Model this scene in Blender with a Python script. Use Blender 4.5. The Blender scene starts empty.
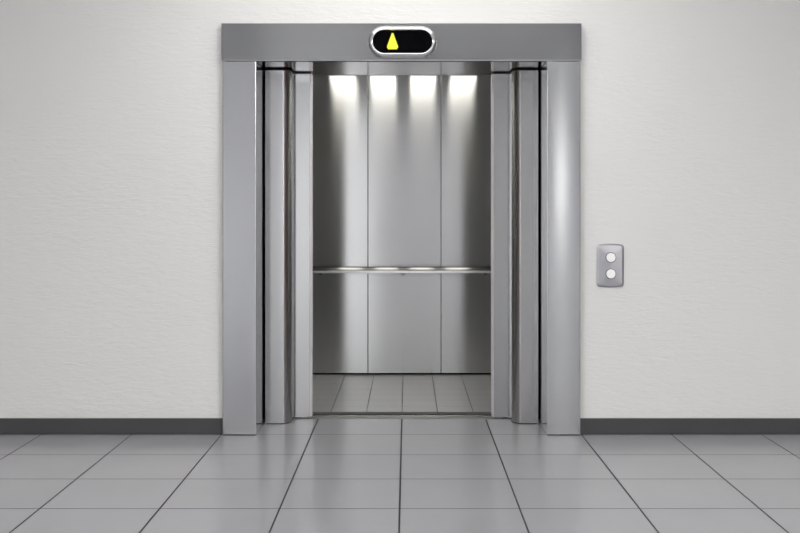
import bpy, bmesh, math
from mathutils import Vector

# ---------------------------------------------------------------- set-up
scene = bpy.context.scene
COL = scene.collection
vs = scene.view_settings
vs.view_transform = 'Standard'
vs.look = 'None'
vs.gamma = 1
vs.use_curve_mapping = False
vs.exposure = 0.74
scene.cycles.use_denoising = True
scene.cycles.max_bounces = 14
scene.cycles.diffuse_bounces = 6
scene.cycles.glossy_bounces = 10
scene.cycles.sample_clamp_indirect = 6.0

world = bpy.data.worlds.new('world')
scene.world = world
world.use_nodes = True
world.node_tree.nodes['Background'].inputs['Color'].default_value = (0.9, 0.95, 1, 1)
world.node_tree.nodes['Background'].inputs['Strength'].default_value = 0.0

# ---------------------------------------------------------------- dimensions (metres)
# lift centre X = 0, front of the door frame Y = 0, Y grows into the lift
CAMZ, CAMD, CAMX = 1.236, 6.0, 0.0306
WALL_Y = 0.015
SOF = 2.0705            # soffit height
TOP = 2.2785            # top of the header
JO, JI = 0.9900, 0.8045  # jamb outside / inside
AY, BY = 0.290, 0.465  # front planes of column and sliding leaf
CAR_Y0, CAR_Y1, CAR_X, CAR_Z = 0.585, 2.20, 0.84, 2.30
LOBX, LOBY, LOBZ = 4.6, -10.5, 3.15

# ---------------------------------------------------------------- materials
def new_mat(name):
    m = bpy.data.materials.new(name)
    m.use_nodes = True
    nt = m.node_tree
    return m, nt, nt.nodes['Principled BSDF']

def plain(name, col, rough=0.5, metal=0.0, spec=0.5):
    m, nt, b = new_mat(name)
    b.inputs['Base Color'].default_value = (*col, 1)
    b.inputs['Roughness'].default_value = rough
    b.inputs['Metallic'].default_value = metal
    b.inputs['Specular IOR Level'].default_value = spec
    return m

def glow(name, col, strength, base=(0.8, 0.8, 0.8)):
    m, nt, b = new_mat(name)
    b.inputs['Base Color'].default_value = (*base, 1)
    b.inputs['Emission Color'].default_value = (*col, 1)
    b.inputs['Emission Strength'].default_value = strength
    return m

def math_node(nt, op, a=None, b=None, c=None):
    n = nt.nodes.new('ShaderNodeMath')
    n.operation = op
    for i, v in enumerate((a, b, c)):
        if v is None:
            continue
        if isinstance(v, (int, float)):
            n.inputs[i].default_value = v
        else:
            nt.links.new(v, n.inputs[i])
    return n.outputs[0]

def steel(name, col, rough, aniso=0.0, tangent=(0, 0, 1), brush=(1.5, 1.5, 260), amount=0.06):
    """brushed metal; the grain runs across the tangent"""
    m, nt, b = new_mat(name)
    b.inputs['Metallic'].default_value = 1.0
    b.inputs['Anisotropic'].default_value = aniso
    tc = nt.nodes.new('ShaderNodeTexCoord')
    mp = nt.nodes.new('ShaderNodeMapping')
    mp.inputs['Scale'].default_value = brush
    nt.links.new(tc.outputs['Object'], mp.inputs['Vector'])
    nz = nt.nodes.new('ShaderNodeTexNoise')
    nz.inputs['Scale'].default_value = 1.0
    nz.inputs['Detail'].default_value = 3.0
    nt.links.new(mp.outputs[0], nz.inputs['Vector'])
    r = math_node(nt, 'MULTIPLY_ADD', nz.outputs['Fac'], amount, rough - amount / 2)
    nt.links.new(r, b.inputs['Roughness'])
    mr = nt.nodes.new('ShaderNodeMix')
    mr.data_type = 'RGBA'
    mr.inputs['A'].default_value = (*[c * 0.985 for c in col], 1)
    mr.inputs['B'].default_value = (*[min(1, c * 1.015) for c in col], 1)
    nt.links.new(nz.outputs['Fac'], mr.inputs['Factor'])
    nt.links.new(mr.outputs['Result'], b.inputs['Base Color'])
    if aniso:
        t = nt.nodes.new('ShaderNodeCombineXYZ')
        for i in range(3):
            t.inputs[i].default_value = tangent[i]
        nt.links.new(t.outputs[0], b.inputs['Tangent'])
    return m

def tiles(name, size, line, tile_col, grout_col, rough, seed=0.0):
    """square tiles laid on a grid that passes through the world origin"""
    m, nt, b = new_mat(name)
    g = nt.nodes.new('ShaderNodeNewGeometry')
    sp = nt.nodes.new('ShaderNodeSeparateXYZ')
    nt.links.new(g.outputs['Position'], sp.inputs[0])
    def dist(o):
        q = math_node(nt, 'DIVIDE', o, size)
        f = math_node(nt, 'FRACT', math_node(nt, 'ADD', q, 100.5))
        return math_node(nt, 'MULTIPLY', math_node(nt, 'ABSOLUTE', math_node(nt, 'SUBTRACT', f, 0.5)), size)
    d = math_node(nt, 'MINIMUM', dist(sp.outputs[0]), dist(sp.outputs[1]))
    mask = nt.nodes.new('ShaderNodeMapRange')
    mask.inputs['From Min'].default_value = line * 0.42
    mask.inputs['From Max'].default_value = line * 0.62
    nt.links.new(d, mask.inputs['Value'])
    nz = nt.nodes.new('ShaderNodeTexNoise')
    nz.inputs['Scale'].default_value = 3.0
    nz.inputs['Detail'].default_value = 5.0
    nt.links.new(g.outputs['Position'], nz.inputs['Vector'])
    tone = nt.nodes.new('ShaderNodeMix')
    tone.data_type = 'RGBA'
    tone.inputs['A'].default_value = (*[c * 0.95 for c in tile_col], 1)
    tone.inputs['B'].default_value = (*[c * 1.05 for c in tile_col], 1)
    nt.links.new(nz.outputs['Fac'], tone.inputs['Factor'])
    mx = nt.nodes.new('ShaderNodeMix')
    mx.data_type = 'RGBA'
    mx.inputs['A'].default_value = (*grout_col, 1)
    nt.links.new(tone.outputs['Result'], mx.inputs['B'])
    nt.links.new(mask.outputs[0], mx.inputs['Factor'])
    nt.links.new(mx.outputs['Result'], b.inputs['Base Color'])
    rr = math_node(nt, 'MULTIPLY_ADD', mask.outputs[0], rough - 0.8, 0.8)
    nt.links.new(rr, b.inputs['Roughness'])
    bump = nt.nodes.new('ShaderNodeBump')
    bump.inputs['Strength'].default_value = 0.35
    bump.inputs['Distance'].default_value = 0.002
    nt.links.new(mask.outputs[0], bump.inputs['Height'])
    nt.links.new(bump.outputs[0], b.inputs['Normal'])
    return m

def plaster(name, col, strength=0.25):
    m, nt, b = new_mat(name)
    b.inputs['Base Color'].default_value = (*col, 1)
    b.inputs['Roughness'].default_value = 0.75
    b.inputs['Specular IOR Level'].default_value = 0.2
    tc = nt.nodes.new('ShaderNodeNewGeometry')
    mp = nt.nodes.new('ShaderNodeMapping')
    mp.inputs['Scale'].default_value = (14, 14, 52)
    nt.links.new(tc.outputs['Position'], mp.inputs['Vector'])
    nz = nt.nodes.new('ShaderNodeTexNoise')
    nz.inputs['Scale'].default_value = 1.0
    nz.inputs['Detail'].default_value = 5.0
    nz.inputs['Roughness'].default_value = 0.6
    nz.inputs['Distortion'].default_value = 0.6
    nt.links.new(mp.outputs[0], nz.inputs['Vector'])
    bump = nt.nodes.new('ShaderNodeBump')
    bump.inputs['Strength'].default_value = strength
    bump.inputs['Distance'].default_value = 0.008
    nt.links.new(nz.outputs['Fac'], bump.inputs['Height'])
    nt.links.new(bump.outputs[0], b.inputs['Normal'])
    return m

def wood(name, c1, c2):
    m, nt, b = new_mat(name)
    tc = nt.nodes.new('ShaderNodeNewGeometry')
    mp = nt.nodes.new('ShaderNodeMapping')
    mp.inputs['Scale'].default_value = (30, 30, 1.5)
    nt.links.new(tc.outputs['Position'], mp.inputs['Vector'])
    nz = nt.nodes.new('ShaderNodeTexNoise')
    nz.inputs['Scale'].default_value = 1.0
    nz.inputs['Detail'].default_value = 4.0
    nt.links.new(mp.outputs[0], nz.inputs['Vector'])
    mx = nt.nodes.new('ShaderNodeMix')
    mx.data_type = 'RGBA'
    mx.inputs['A'].default_value = (*c1, 1)
    mx.inputs['B'].default_value = (*c2, 1)
    nt.links.new(nz.outputs['Fac'], mx.inputs['Factor'])
    nt.links.new(mx.outputs['Result'], b.inputs['Base Color'])
    b.inputs['Roughness'].default_value = 0.45
    return m

M = {}
M['wall'] = plaster('white_plaster', (0.82, 0.818, 0.80), 0.42)
M['ceiling'] = plaster('ceiling_white', (0.82, 0.82, 0.82), 0.05)
M['lobby_wall'] = plaster('grey_plaster', (0.62, 0.62, 0.63), 0.1)
M['floor'] = tiles('floor_tile', 0.5, 0.008, (0.366, 0.368, 0.387), (0.03, 0.03, 0.034), 0.20)
M['car_floor'] = tiles('car_tile', 0.22, 0.005, (0.40, 0.40, 0.405), (0.055, 0.055, 0.055), 0.26)
M['skirting'] = plain('dark_skirting', (0.055, 0.055, 0.058), 0.45)
M['black'] = plain('black_rubber', (0.006, 0.006, 0.006), 0.7, spec=0.1)
M['steel'] = steel('brushed_steel', (0.555, 0.56, 0.568), 0.14, 1.0, amount=0.01)
M['header'] = steel('header_steel', (0.345, 0.345, 0.35), 0.14, 1.0, amount=0.01)
M['polished'] = steel('polished_steel', (0.52, 0.52, 0.53), 0.10, 0.0, amount=0.02)
M['rear'] = steel('rear_steel', (0.71, 0.71, 0.705), 0.195, 1.0, amount=0.015)
M['leaf'] = steel('leaf_steel', (0.50, 0.50, 0.497), 0.17, 1.0, amount=0.01)
M['return'] = steel('return_steel', (0.28, 0.28, 0.28), 0.35)
M['bright'] = steel('bright_steel', (0.85, 0.85, 0.86), 0.25, 0.4)
M['chrome'] = steel('chrome', (0.85, 0.85, 0.86), 0.07, 0.0, amount=0.01)
M['rail'] = steel('rail_steel', (0.24, 0.24, 0.24), 0.12, 0.0, brush=(2, 300, 300), amount=0.02)
M['sill'] = steel('sill_steel', (0.60, 0.60, 0.60), 0.28, 0.5, (0, 1, 0), brush=(2, 300, 2))
M['dark_sill'] = plain('dark_sill', (0.11, 0.11, 0.11), 0.8, spec=0.05)
M['landing_sill'] = steel('landing_sill', (0.36, 0.36, 0.36), 0.5, brush=(2, 300, 2))
M['plate'] = steel('plate_steel', (0.48, 0.48, 0.50), 0.36, 0.0, brush=(3, 3, 200), amount=0.02)
M['car_ceiling'] = plain('car_ceiling', (0.45, 0.45, 0.45), 0.5)
M['display'] = plain('black_glass', (0.002, 0.002, 0.003), 0.12, spec=0.04)
M['arrow'] = glow('yellow_light', (1.0, 0.86, 0.03), 0.62, (0.10, 0.08, 0.01))
M['button'] = glow('white_button', (1.0, 1.0, 0.96), 0.12)
M['car_lamp'] = glow('car_lamp', (1.0, 0.97, 0.88), 2.5)
M['lamp'] = glow('lamp', (1.0, 0.985, 0.96), 2.2)
M['far_lamp'] = glow('far_lamp', (1.0, 0.99, 0.98), 23.0)
M['daylight'] = glow('window_daylight', (0.95, 0.98, 1.0), 0.62)
M['sunlit'] = glow('window_sunlight', (1.0, 1.0, 0.98), 3.3)
M['white_paint'] = plain('white_paint', (0.75, 0.75, 0.75), 0.4)
M['wood'] = wood('brown_wood', (0.11, 0.055, 0.033), (0.19, 0.10, 0.06))

# ---------------------------------------------------------------- object helpers
def tag(o, label=None, cat=None, group=None, kind=None):
    if label: o['label'] = label
    if cat: o['category'] = cat
    if group: o['group'] = group
    if kind: o['kind'] = kind
    return o

SIDE = {-1: 'away from the call buttons', 1: 'nearest the call buttons'}
def thing(name, loc, label, cat, group=None):
    o = bpy.data.objects.new(name, None)
    o.empty_display_size = 0.05
    o.location = loc
    COL.objects.link(o)
    return tag(o, label, cat, group, 'thing')

def origin_of(o):
    v = Vector((0, 0, 0))
    while o is not None:
        v += Vector(o.location)
        o = o.parent
    return v

def link(name, bm, mats, parent=None, smooth=False, sharp=32):
    """link a bmesh given in world coordinates as one mesh object"""
    if not isinstance(mats, (list, tuple)):
        mats = [mats]
    bmesh.ops.recalc_face_normals(bm, faces=bm.faces[:])
    me = bpy.data.meshes.new(name)
    co = [v.co.copy() for v in bm.verts]
    lo = Vector((min(c.x for c in co), min(c.y for c in co), min(c.z for c in co)))
    hi = Vector((max(c.x for c in co), max(c.y for c in co), max(c.z for c in co)))
    base = Vector(((lo.x + hi.x) / 2, (lo.y + hi.y) / 2, lo.z))
    for v in bm.verts:
        v.co -= base
    bm.to_mesh(me)
    bm.free()
    for m in mats:
        me.materials.append(m)
    for p in me.polygons:
        p.use_smooth = smooth
    if smooth:
        me.set_sharp_from_angle(angle=math.radians(sharp))
    o = bpy.data.objects.new(name, me)
    COL.objects.link(o)
    if parent is not None:
        o.parent = parent
        o.location = base - origin_of(parent)
    else:
        o.location = base
    return o

def box(bm, x0, x1, y0, y1, z0, z1, bev=0.0, seg=2):
    if x0 > x1: x0, x1 = x1, x0
    t = bmesh.new()
    vsx = [t.verts.new((x, y, z)) for x in (x0, x1) for y in (y0, y1) for z in (z0, z1)]
    for f in ((0, 1, 3, 2), (4, 6, 7, 5), (0, 4, 5, 1), (2, 3, 7, 6), (0, 2, 6, 4), (1, 5, 7, 3)):
        t.faces.new([vsx[i] for i in f])
    if bev:
        bmesh.ops.bevel(t, geom=t.edges[:], offset=bev, segments=seg, affect='EDGES', profile=0.5)
    bmesh.ops.recalc_face_normals(t, faces=t.faces[:])
    me = bpy.data.meshes.new('tmp')
    t.to_mesh(me); t.free()
    bm.from_mesh(me)
    bpy.data.meshes.remove(me)
    return bm

def B(*a, **k):
    return box(bmesh.new(), *a, **k)

def prism(pts, z0, z1, bm=None):
    """plan outline (x, y) pushed up from z0 to z1"""
    bm = bm or bmesh.new()
    lo = [bm.verts.new((x, y, z0)) for x, y in pts]
    hi = [bm.verts.new((x, y, z1)) for x, y in pts]
    n = len(pts)
    for i in range(n):
        j = (i + 1) % n
        bm.faces.new((lo[i], lo[j], hi[j], hi[i]))
    bm.faces.new(lo[::-1])
    bm.faces.new(hi)
    return bm

def rings(loops, bm=None, cap0=True, cap1=True):
    """skin a list of equally long closed loops of (x, y, z)"""
    bm = bm or bmesh.new()
    rs = [[bm.verts.new(p) for p in l] for l in loops]
    n = len(loops[0])
    for a, b in zip(rs, rs[1:]):
        for i in range(n):
            j = (i + 1) % n
            bm.faces.new((a[i], a[j], b[j], b[i]))
    if cap0: bm.faces.new(rs[0][::-1])
    if cap1: bm.faces.new(rs[-1])
    return bm

# ---------------------------------------------------------------- the setting
def struct(name, bm, mats, smooth=False):
    return tag(link(name, bm, mats, None, smooth), kind='structure')

struct('floor', B(-LOBX, LOBX, LOBY, 0.45, -0.05, 0.0), M['floor'])
bm = bmesh.new()
for xa, xb, z0, z1 in ((-LOBX, -0.9945, 0, LOBZ), (0.9945, LOBX, 0, LOBZ), (-0.9945, 0.9945, TOP + 0.001, LOBZ)):
    box(bm, xa, xb, WALL_Y, 0.45, z0, z1)
struct('wall_front', bm, M['wall'])
struct('wall_left', B(-LOBX - 0.1, -LOBX, LOBY, 0.45, 0, LOBZ), M['lobby_wall'])
struct('wall_right', B(LOBX, LOBX + 0.1, LOBY, 0.45, 0, LOBZ), M['lobby_wall'])
struct('ceiling', B(-LOBX - 0.1, LOBX + 0.1, LOBY - 0.2, 0.45, LOBZ, LOBZ + 0.1), M['ceiling'])
for nm, xa, xb in (('baseboard_left', -LOBX, -0.996), ('baseboard_right', 0.996, LOBX)):
    bm = B(xa, xb, 0.001, WALL_Y - 0.0005, 0.002, 0.0885, bev=0.0015)
    struct(nm, bm, M['skirting'])

# wall behind the camera, with added windows, glowing panes shaped for the steel's reflections
WINS = [(-2.05, -0.55, 0.3, 2.6), (0.66, 0.96, 1.4, 2.3), (2.30, 2.48, 1.15, 2.25)]
bm = bmesh.new()
xs = [-LOBX] + [v for w in WINS for v in w[:2]] + [LOBX]
for i in range(0, len(xs), 2):
    box(bm, xs[i], xs[i + 1], LOBY - 0.2, LOBY, 0, LOBZ)
for xa, xb, za, zb in WINS:
    box(bm, xa, xb, LOBY - 0.2, LOBY, 0, za)
    box(bm, xa, xb, LOBY - 0.2, LOBY, zb, LOBZ)
struct('wall_back', bm, M['lobby_wall'])
for i, (xa, xb, za, zb) in enumerate(WINS):
    w = struct('window_%d' % (i + 1), B(xa, xb, LOBY - 0.14, LOBY - 0.13, za, zb), M[('daylight', 'daylight', 'sunlit')[i]])
    bm = bmesh.new()
    t = 0.035
    for q in ((xa, xa + t, za, zb), (xb - t, xb, za, zb), (xa + t, xb - t, za, za + t), (xa + t, xb - t, zb - t, zb)):
        box(bm, q[0], q[1], LOBY - 0.13, LOBY - 0.06, q[2], q[3])
    link('window_frame', bm, M['white_paint'], w)

# brown doors added to the side walls to tint the columns' reflections
for i, s in enumerate((-1, 1)):
    d = struct('door_%d' % (i + 1), B(s * (LOBX - 0.03), s * (LOBX - 0.001), -4.2, -0.8, 0.01, 2.3, bev=0.004), M['wood'])
    link('door_handle', B(s * (LOBX - 0.08), s * (LOBX - 0.03), -1.45, -1.30, 1.0, 1.03, bev=0.006), M['chrome'], d)

# hoistway around the lift, coloured black so the door slits look dark
bm = bmesh.new()
for s in (-1, 1):
    box(bm, s * 0.815, s * 1.10, 0.47, 0.50, -0.05, 2.7)
    box(bm, s * 1.05, s * 1.10, 0.50, 2.6, -0.05, 2.7)
box(bm, -1.05, 1.05, 2.55, 2.6, -0.05, 2.7)
box(bm, -1.10, 1.10, 0.47, 2.6, 2.7, 2.75)
box(bm, -0.815, 0.815, 0.47, 0.50, 2.30, 2.7)
box(bm, -1.10, 1.10, 0.46, 2.6, -0.30, -0.25)
struct('wall_hoistway', bm, M['black'])

# ---------------------------------------------------------------- door frame
frame = thing('doorway_surround', (0, 0, 0), 'brushed steel door surround with wide jambs and header round the lift opening', 'door frame')
def jamb_bm(s):
    bm = B(s * JI, s * JO, -0.028, 0.280, 0.004, SOF - 0.0015, bev=0.003)
    for f in bm.faces:
        f.normal_update()
        if f.normal.x * s < -0.9:
            f.material_index = 1
    return bm
for s in (-1, 1):
    j = link('jamb', jamb_bm(s), [M['steel'], M['polished']], frame)
    link('base_strip', B(s * (JI + 0.003), s * (JO - 0.003), -0.024, 0.278, 0.0, 0.004), M['black'], j)  # black strip stands in for the contact shadow under the jamb
# header: profile in (y, z) with a chamfer along the lower edge
prof = [(-0.036, SOF + 0.008), (-0.036, TOP - 0.003), (-0.033, TOP), (0.28, TOP), (0.28, SOF + 0.016), (-0.024, SOF + 0.016), (-0.024, SOF), (-0.028, SOF)]
bm = rings([[(x, y, z) for y, z in prof] for x in (-0.9941, 0.9941)])
for f in bm.faces:
    f.normal_update()
    c = f.calc_center_median()
    if c.z < SOF + 0.0075 and c.y < -0.029:
        f.material_index = 1
header = link('header', bm, [M['header'], M['bright']], frame)

# plan outline of the curved column (left side, s = -1 gives negative X)
def column_front(n=10):
    p = [(0.795, AY), (0.692, AY)]
    # elliptical shoulder with a crease at its start
    x0, y0, x1, y1 = 0.692, AY, 0.645, AY + 0.062
    for i in range(1, n + 1):
        t = math.radians(15 + 60 * i / n)
        t0, t1 = math.radians(15), math.radians(75)
        u = (math.sin(t) - math.sin(t0)) / (math.sin(t1) - math.sin(t0))
        v = (math.cos(t0) - math.cos(t)) / (math.cos(t0) - math.cos(t1))
        p.append((x0 + (x1 - x0) * u, y0 + (y1 - y0) * v))
    p.append((0.642, BY - 0.006))
    return p

cf = column_front()
# soffit: polished plate under the header, its back edge follows the columns and leaves
half = [(JI, 0.005), (JI, AY)] + cf + [(0.552, BY - 0.006), (0.552, 0.572)]
pts = [(-x, y) for x, y in half] + [(x, y) for x, y in half[::-1]]
link('soffit', prism(pts, SOF + 0.0005, SOF + 0.0155), M['polished'], frame)

# ---------------------------------------------------------------- curved columns
for s, word in ((-1, 'left'), (1, 'right')):
    c = thing('door_column', (s * 0.72, 0.42, 0.0), 'tall curved steel door column on the side ' + SIDE[s], 'door column', 'curved door columns')
    pts = [(s * x, y) for x, y in cf[:-1]] + [(s * 0.642, 0.452), (s * 0.795, 0.452)]
    link('column_panel', prism(pts, 0.005, SOF - 0.010), M['leaf'], c, True, 11)
    inset = [(s * (0.789 if x > 0.785 else x + 0.006), y + 0.006) for x, y in cf[:-1]] + [(s * 0.648, 0.44), (s * 0.789, 0.44)]
    link('base_strip', prism(inset, 0.0, 0.005), M['black'], c)  # black fill for the shadow gap at the column foot

# ---------------------------------------------------------------- sliding doors
for s, word in ((-1, 'left'), (1, 'right')):
    d = thing('sliding_door', (s * 0.60, BY + 0.02, 0.0), 'narrow flat steel sliding door standing open on the side ' + SIDE[s], 'elevator door', 'sliding door leaves')
    link('door_panel', B(s * 0.5525, s * 0.78, BY, BY + 0.035, 0.006, SOF - 0.008, bev=0.001), M['leaf'], d)
    pts = [(s * 0.552, BY), (s * 0.536, BY + 0.008), (s * 0.536, BY + 0.035), (s * 0.552, BY + 0.035)]
    e = link('edge_strip', prism(pts, 0.006, SOF - 0.008), M['bright'], d)
    e['label'] = 'bright bevelled edge strip'
    link('guide_shoe', B(s * 0.60, s * 0.64, BY + 0.010, BY + 0.024, 0.0006, 0.006), M['black'], d)

# ---------------------------------------------------------------- sill of the landing
sill = thing('door_sill', (0, 0.50, 0), 'grooved metal threshold strip across the foot of the lift opening', 'sill')
bm = bmesh.new()
box(bm, -0.80, 0.80, 0.452, 0.538, -0.03, 0.0005)
link('sill_plate', bm, M['landing_sill'], sill)

# ---------------------------------------------------------------- the car
car = thing('elevator_car', (0, 1.4, 0), 'steel lined lift car with panelled back wall, handrail and tiled floor', 'elevator car')
link('car_floor', B(-CAR_X, CAR_X, 0.675, CAR_Y1 + 0.015, -0.06, 0.0), M['car_floor'], car)
bm = bmesh.new()
box(bm, -CAR_X, CAR_X, 0.553, 0.582, -0.05, 0.001, bev=0.001)
box(bm, -CAR_X, CAR_X, 0.582, 0.6745, -0.05, 0.0004)
for f in bm.faces:
    f.material_index = 1 if f.calc_center_median().y > 0.584 else 0
cs = link('car_sill', bm, [M['bright'], M['dark_sill']], car)
seams = [-CAR_X, -0.266, 0.289, CAR_X]
for i in range(3):
    link('rear_panel', B(seams[i] + 0.002, seams[i + 1] - 0.002, CAR_Y1, CAR_Y1 + 0.012, 0.0135, CAR_Z - 0.001, bev=0.0015), M['rear'], car)
link('back_shell', B(-CAR_X - 0.03, CAR_X + 0.03, CAR_Y1 + 0.016, CAR_Y1 + 0.04, -0.06, 2.4), M['black'], car)
for s in (-1, 1):
    link('side_panel', B(s * (CAR_X + 0.001), s * (CAR_X + 0.02), 0.60, CAR_Y1 + 0.014, 0.012, CAR_Z), M['rear'], car)
    link('front_return', B(s * 0.552, s * CAR_X, CAR_Y0, CAR_Y0 + 0.03, 0.002, CAR_Z - 0.001), M['return'], car)
link('front_header', B(-0.5515, 0.5515, CAR_Y0 - 0.010, CAR_Y0 + 0.03, SOF + 0.0005, CAR_Z - 0.001), M['return'], car)
cc = link('car_ceiling', B(-CAR_X - 0.02, CAR_X + 0.02, CAR_Y0, CAR_Y1 + 0.014, CAR_Z + 0.0, CAR_Z + 0.04), M['car_ceiling'], car)
for x in (-0.472, -0.157, 0.157, 0.472):
    bm = bmesh.new()
    xa, xb, ya, yb = x - 0.115, x + 0.115, 1.28, 2.11
    for q in ((xa, xb, ya, ya + 0.015), (xa, xb, yb - 0.015, yb), (xa, xa + 0.015, ya + 0.015, yb - 0.015), (xb - 0.015, xb, ya + 0.015, yb - 0.015)):
        box(bm, *q, CAR_Z - 0.006, CAR_Z - 0.0005)
    L = link('ceiling_light', bm, M['chrome'], car)
    link('diffuser', B(xa + 0.015, xb - 0.015, ya + 0.015, yb - 0.015, CAR_Z - 0.004, CAR_Z - 0.0005), M['car_lamp'], L)
# handrail: flat bar with a crowned top, on short brackets
loops = []
secs = [(2.0905, 0.779), (2.0950, 0.7965), (2.104, 0.7965), (2.104, 0.7990)]
for k in range(9):      # crowned slope that looks up at the lamps
    a = math.radians(28 + 27 * k / 8)
    secs.append((2.104 + 0.034 * (math.cos(math.radians(28)) - math.cos(a)) / 0.55, 0.7990 + 0.022 * (math.sin(a) - math.sin(math.radians(28))) / 0.35))
secs += [(secs[-1][0] + 0.006, secs[-1][1] + 0.002), (2.170, secs[-1][1] + 0.002), (2.172, 0.779)]
bm = rings([[(x, y, z) for y, z in secs] for x in (-0.80, 0.80)])
rail = link('handrail', bm, M['rail'], car, True)
lip = [(2.0856, 0.779), (2.0900, 0.7950), (2.0910, 0.7960), (2.0945, 0.7960), (2.0901, 0.779)]
fs = link('front_strip', rings([[(x, y, z) for y, z in lip] for x in (-0.80, 0.80)]), M['bright'], rail)  # lighter steel imitates the bright reflection along the rail's front
fs['label'] = 'bright thin strip along the front edge'
for x in (-0.62, 0.0, 0.62):
    link('rail_bracket', B(x - 0.012, x + 0.012, 2.12, CAR_Y1 - 0.0003, 0.762, 0.779, bev=0.002), M['rail'], rail)

# ---------------------------------------------------------------- floor indicator on the header
def stadium(hw, hh, y, n=14):
    """outline in the XZ plane"""
    p = []
    c = hw - hh
    for k in range(n + 1):
        a = -math.pi / 2 + math.pi * k / n
        p.append((c + hh * math.cos(a), y, hh * math.sin(a)))
    for k in range(n + 1):
        a = math.pi / 2 + math.pi * k / n
        p.append((-c + hh * math.cos(a), y, hh * math.sin(a)))
    return p
IZ = 2.1725
HY = -0.036
IX = 0.006
ind = thing('floor_indicator_sign', (IX, HY, IZ), 'chrome ringed black display showing a yellow up arrow on the header', 'indicator')
def lift(loop):
    return [(x + IX, y, z + IZ) for x, y, z in loop]
loops = [lift(stadium(w, h, y)) for w, h, y in (
    (0.190, 0.090, HY - 0.0003), (0.190, 0.090, HY - 0.010), (0.187, 0.087, HY - 0.020), (0.182, 0.083, HY - 0.028),
    (0.178, 0.079, HY - 0.0325), (0.174, 0.075, HY - 0.0350), (0.170, 0.071, HY - 0.0362), (0.167, 0.068, HY - 0.0366),
    (0.165, 0.065, HY - 0.0358), (0.1635, 0.0625, HY - 0.033), (0.163, 0.061, HY - 0.028), (0.163, 0.061, HY - 0.022))]
link('bezel', rings(loops, cap0=True, cap1=False), M['chrome'], ind, True)
link('display_screen', rings([lift(stadium(0.1622, 0.0602, HY - 0.018)), lift(stadium(0.1622, 0.0602, HY - 0.026))]), M['display'], ind)
aw = [(-0.0040, 0.047), (0.0040, 0.047), (0.0315, -0.029), (0.0235, -0.042), (-0.0235, -0.042), (-0.0315, -0.029)]
ax = -0.049
bm = rings([[(ax + x, y, IZ + z) for x, z in aw] for y in (HY - 0.0262, HY - 0.0276)])
ar = link('arrow', bm, M['arrow'], ind)
ar['label'] = 'glowing yellow up arrow'

# ---------------------------------------------------------------- call panel on the wall
PX, PZ, PW, PH = 1.162, 0.938, 0.0755, 0.122
def plate(inset, y):
    """rounded rectangle whose top and bottom edges bow outwards"""
    w, h = PW - inset, PH - inset
    r, bow = 0.016, 0.006
    p = []
    for cx, cz, a0 in ((1, 1, 0), (-1, 1, 90), (-1, -1, 180), (1, -1, 270)):
        for k in range(7):
            a = math.radians(a0 + 15 * k)
            x = cx * (w - r) + r * math.cos(a)
            z = cz * (h - r - bow) + r * math.sin(a)
            p.append((x, z))
        if cx * cz * (1 if a0 in (0, 180) else -1) and a0 in (0, 180):
            sgn = 1 if a0 == 0 else -1
            for k in range(1, 12):
                p.append((sgn * (w - r) * (1 - 2 * k / 12), None, sgn))
    q = []
    for e in p:
        if len(e) == 3:
            x, sgn = e[0], e[2]
            z = sgn * (h - bow)
        else:
            x, z = e
        # bow the edge outward
        k = max(0.0, 1 - (x / w) ** 2)
        if abs(z) > h - r - bow:
            z += math.copysign(bow * k, z)
        q.append((PX + x, y, PZ + z))
    return q
panel = thing('call_switch', (PX, WALL_Y, PZ), 'small steel call plate with two round white buttons on the wall', 'call button')
wy = WALL_Y - 0.0004
bm = rings([plate(0, wy), plate(0, wy - 0.004), plate(0.0015, wy - 0.006), plate(0.010, wy - 0.010)], cap1=False)
inner = [v for v in bm.verts if abs(v.co.y - (wy - 0.010)) < 1e-6]
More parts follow.
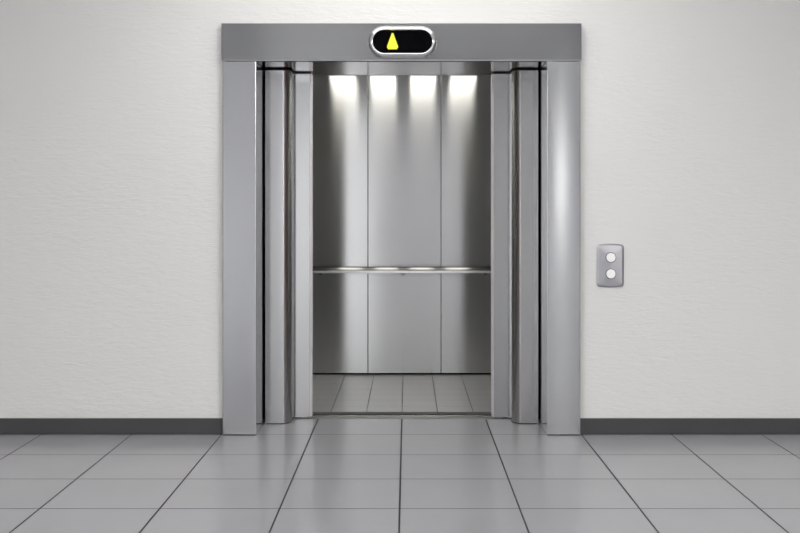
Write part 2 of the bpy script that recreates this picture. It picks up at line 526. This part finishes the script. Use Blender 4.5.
# raised face falling in four facets from a short ridge
ridge = [bm.verts.new((PX, wy - 0.016, PZ + z)) for z in (0.038, -0.038)]
outer = plate(0.010, wy - 0.010)
n = len(outer)
def near(p):
    z = p[2] - PZ
    return 0 if z >= 0 else 1
for i in range(n):
    a, b = inner[i], inner[(i + 1) % n]
    ra, rb = near(a.co), near(b.co)
    if ra == rb:
        bm.faces.new((a, b, ridge[ra]))
    else:
        bm.faces.new((a, b, ridge[rb], ridge[ra]))
link('face_plate', bm, M['plate'], panel)
def disc(cx, cz, prof, n=28):
    return rings([[(cx + r * math.cos(2 * math.pi * k / n), y, cz + r * math.sin(2 * math.pi * k / n)) for k in range(n)] for r, y in prof])
for z in (0.0455, -0.0455):
    b = link('call_button', disc(PX + 0.001, PZ + z, [(0.0255, wy - 0.008), (0.0255, wy - 0.021), (0.0235, wy - 0.023)]), M['button'], panel, True)
    b['label'] = 'round white push button'
    link('button_ring', rings([[(PX + 0.001 + r * math.cos(2 * math.pi * k / 28), y, PZ + z + r * math.sin(2 * math.pi * k / 28)) for k in range(28)]
         for r, y in ((0.0292, wy - 0.008), (0.0292, wy - 0.0175), (0.0275, wy - 0.019), (0.0258, wy - 0.0175))], cap1=False), M['skirting'], b, True)  # dark ring stands in for the shadow round the button

# ---------------------------------------------------------------- ceiling lamps of the lobby
def lamp(x, y, w, d, label, mat='lamp'):
    o = thing('ceiling_light', (x, y, LOBZ), label, 'ceiling light', 'lobby ceiling lights')
    bm = bmesh.new()
    t = 0.03
    for q in ((x - w, x + w, y - d, y - d + t), (x - w, x + w, y + d - t, y + d), (x - w, x - w + t, y - d + t, y + d - t), (x + w - t, x + w, y - d + t, y + d - t)):
        box(bm, *q, LOBZ - 0.05, LOBZ - 0.0005)
    link('lamp_frame', bm, M['white_paint'], o)
    link('diffuser', B(x - w + t, x + w - t, y - d + t, y + d - t, LOBZ - 0.04, LOBZ - 0.02), M[mat], o)
lamp(0.0, -1.25, 1.05, 0.8, 'big square white ceiling light nearest the lift door')
for x, y in ((-3.3, -7.0), (3.3, -6.0)):  # fill lights added out of view to brighten the lobby and its back wall
    lamp(x, y, 0.7, 0.7, 'smaller square ceiling light far from the lift, near the %s wall' % ('left' if x < 0 else 'right'), 'far_lamp')

# ---------------------------------------------------------------- camera
cam = bpy.data.cameras.new('camera')
cam.sensor_width = 36.0
cam.lens = 36.0 * 1080 / 800
cam.shift_x = -7.0 / 800
cam.shift_y = -54.5 / 800
cam.clip_end = 100
co = bpy.data.objects.new('camera', cam)
COL.objects.link(co)
co.location = (CAMX, -CAMD, CAMZ)
co.rotation_euler = (math.radians(90), 0, 0)
scene.camera = co
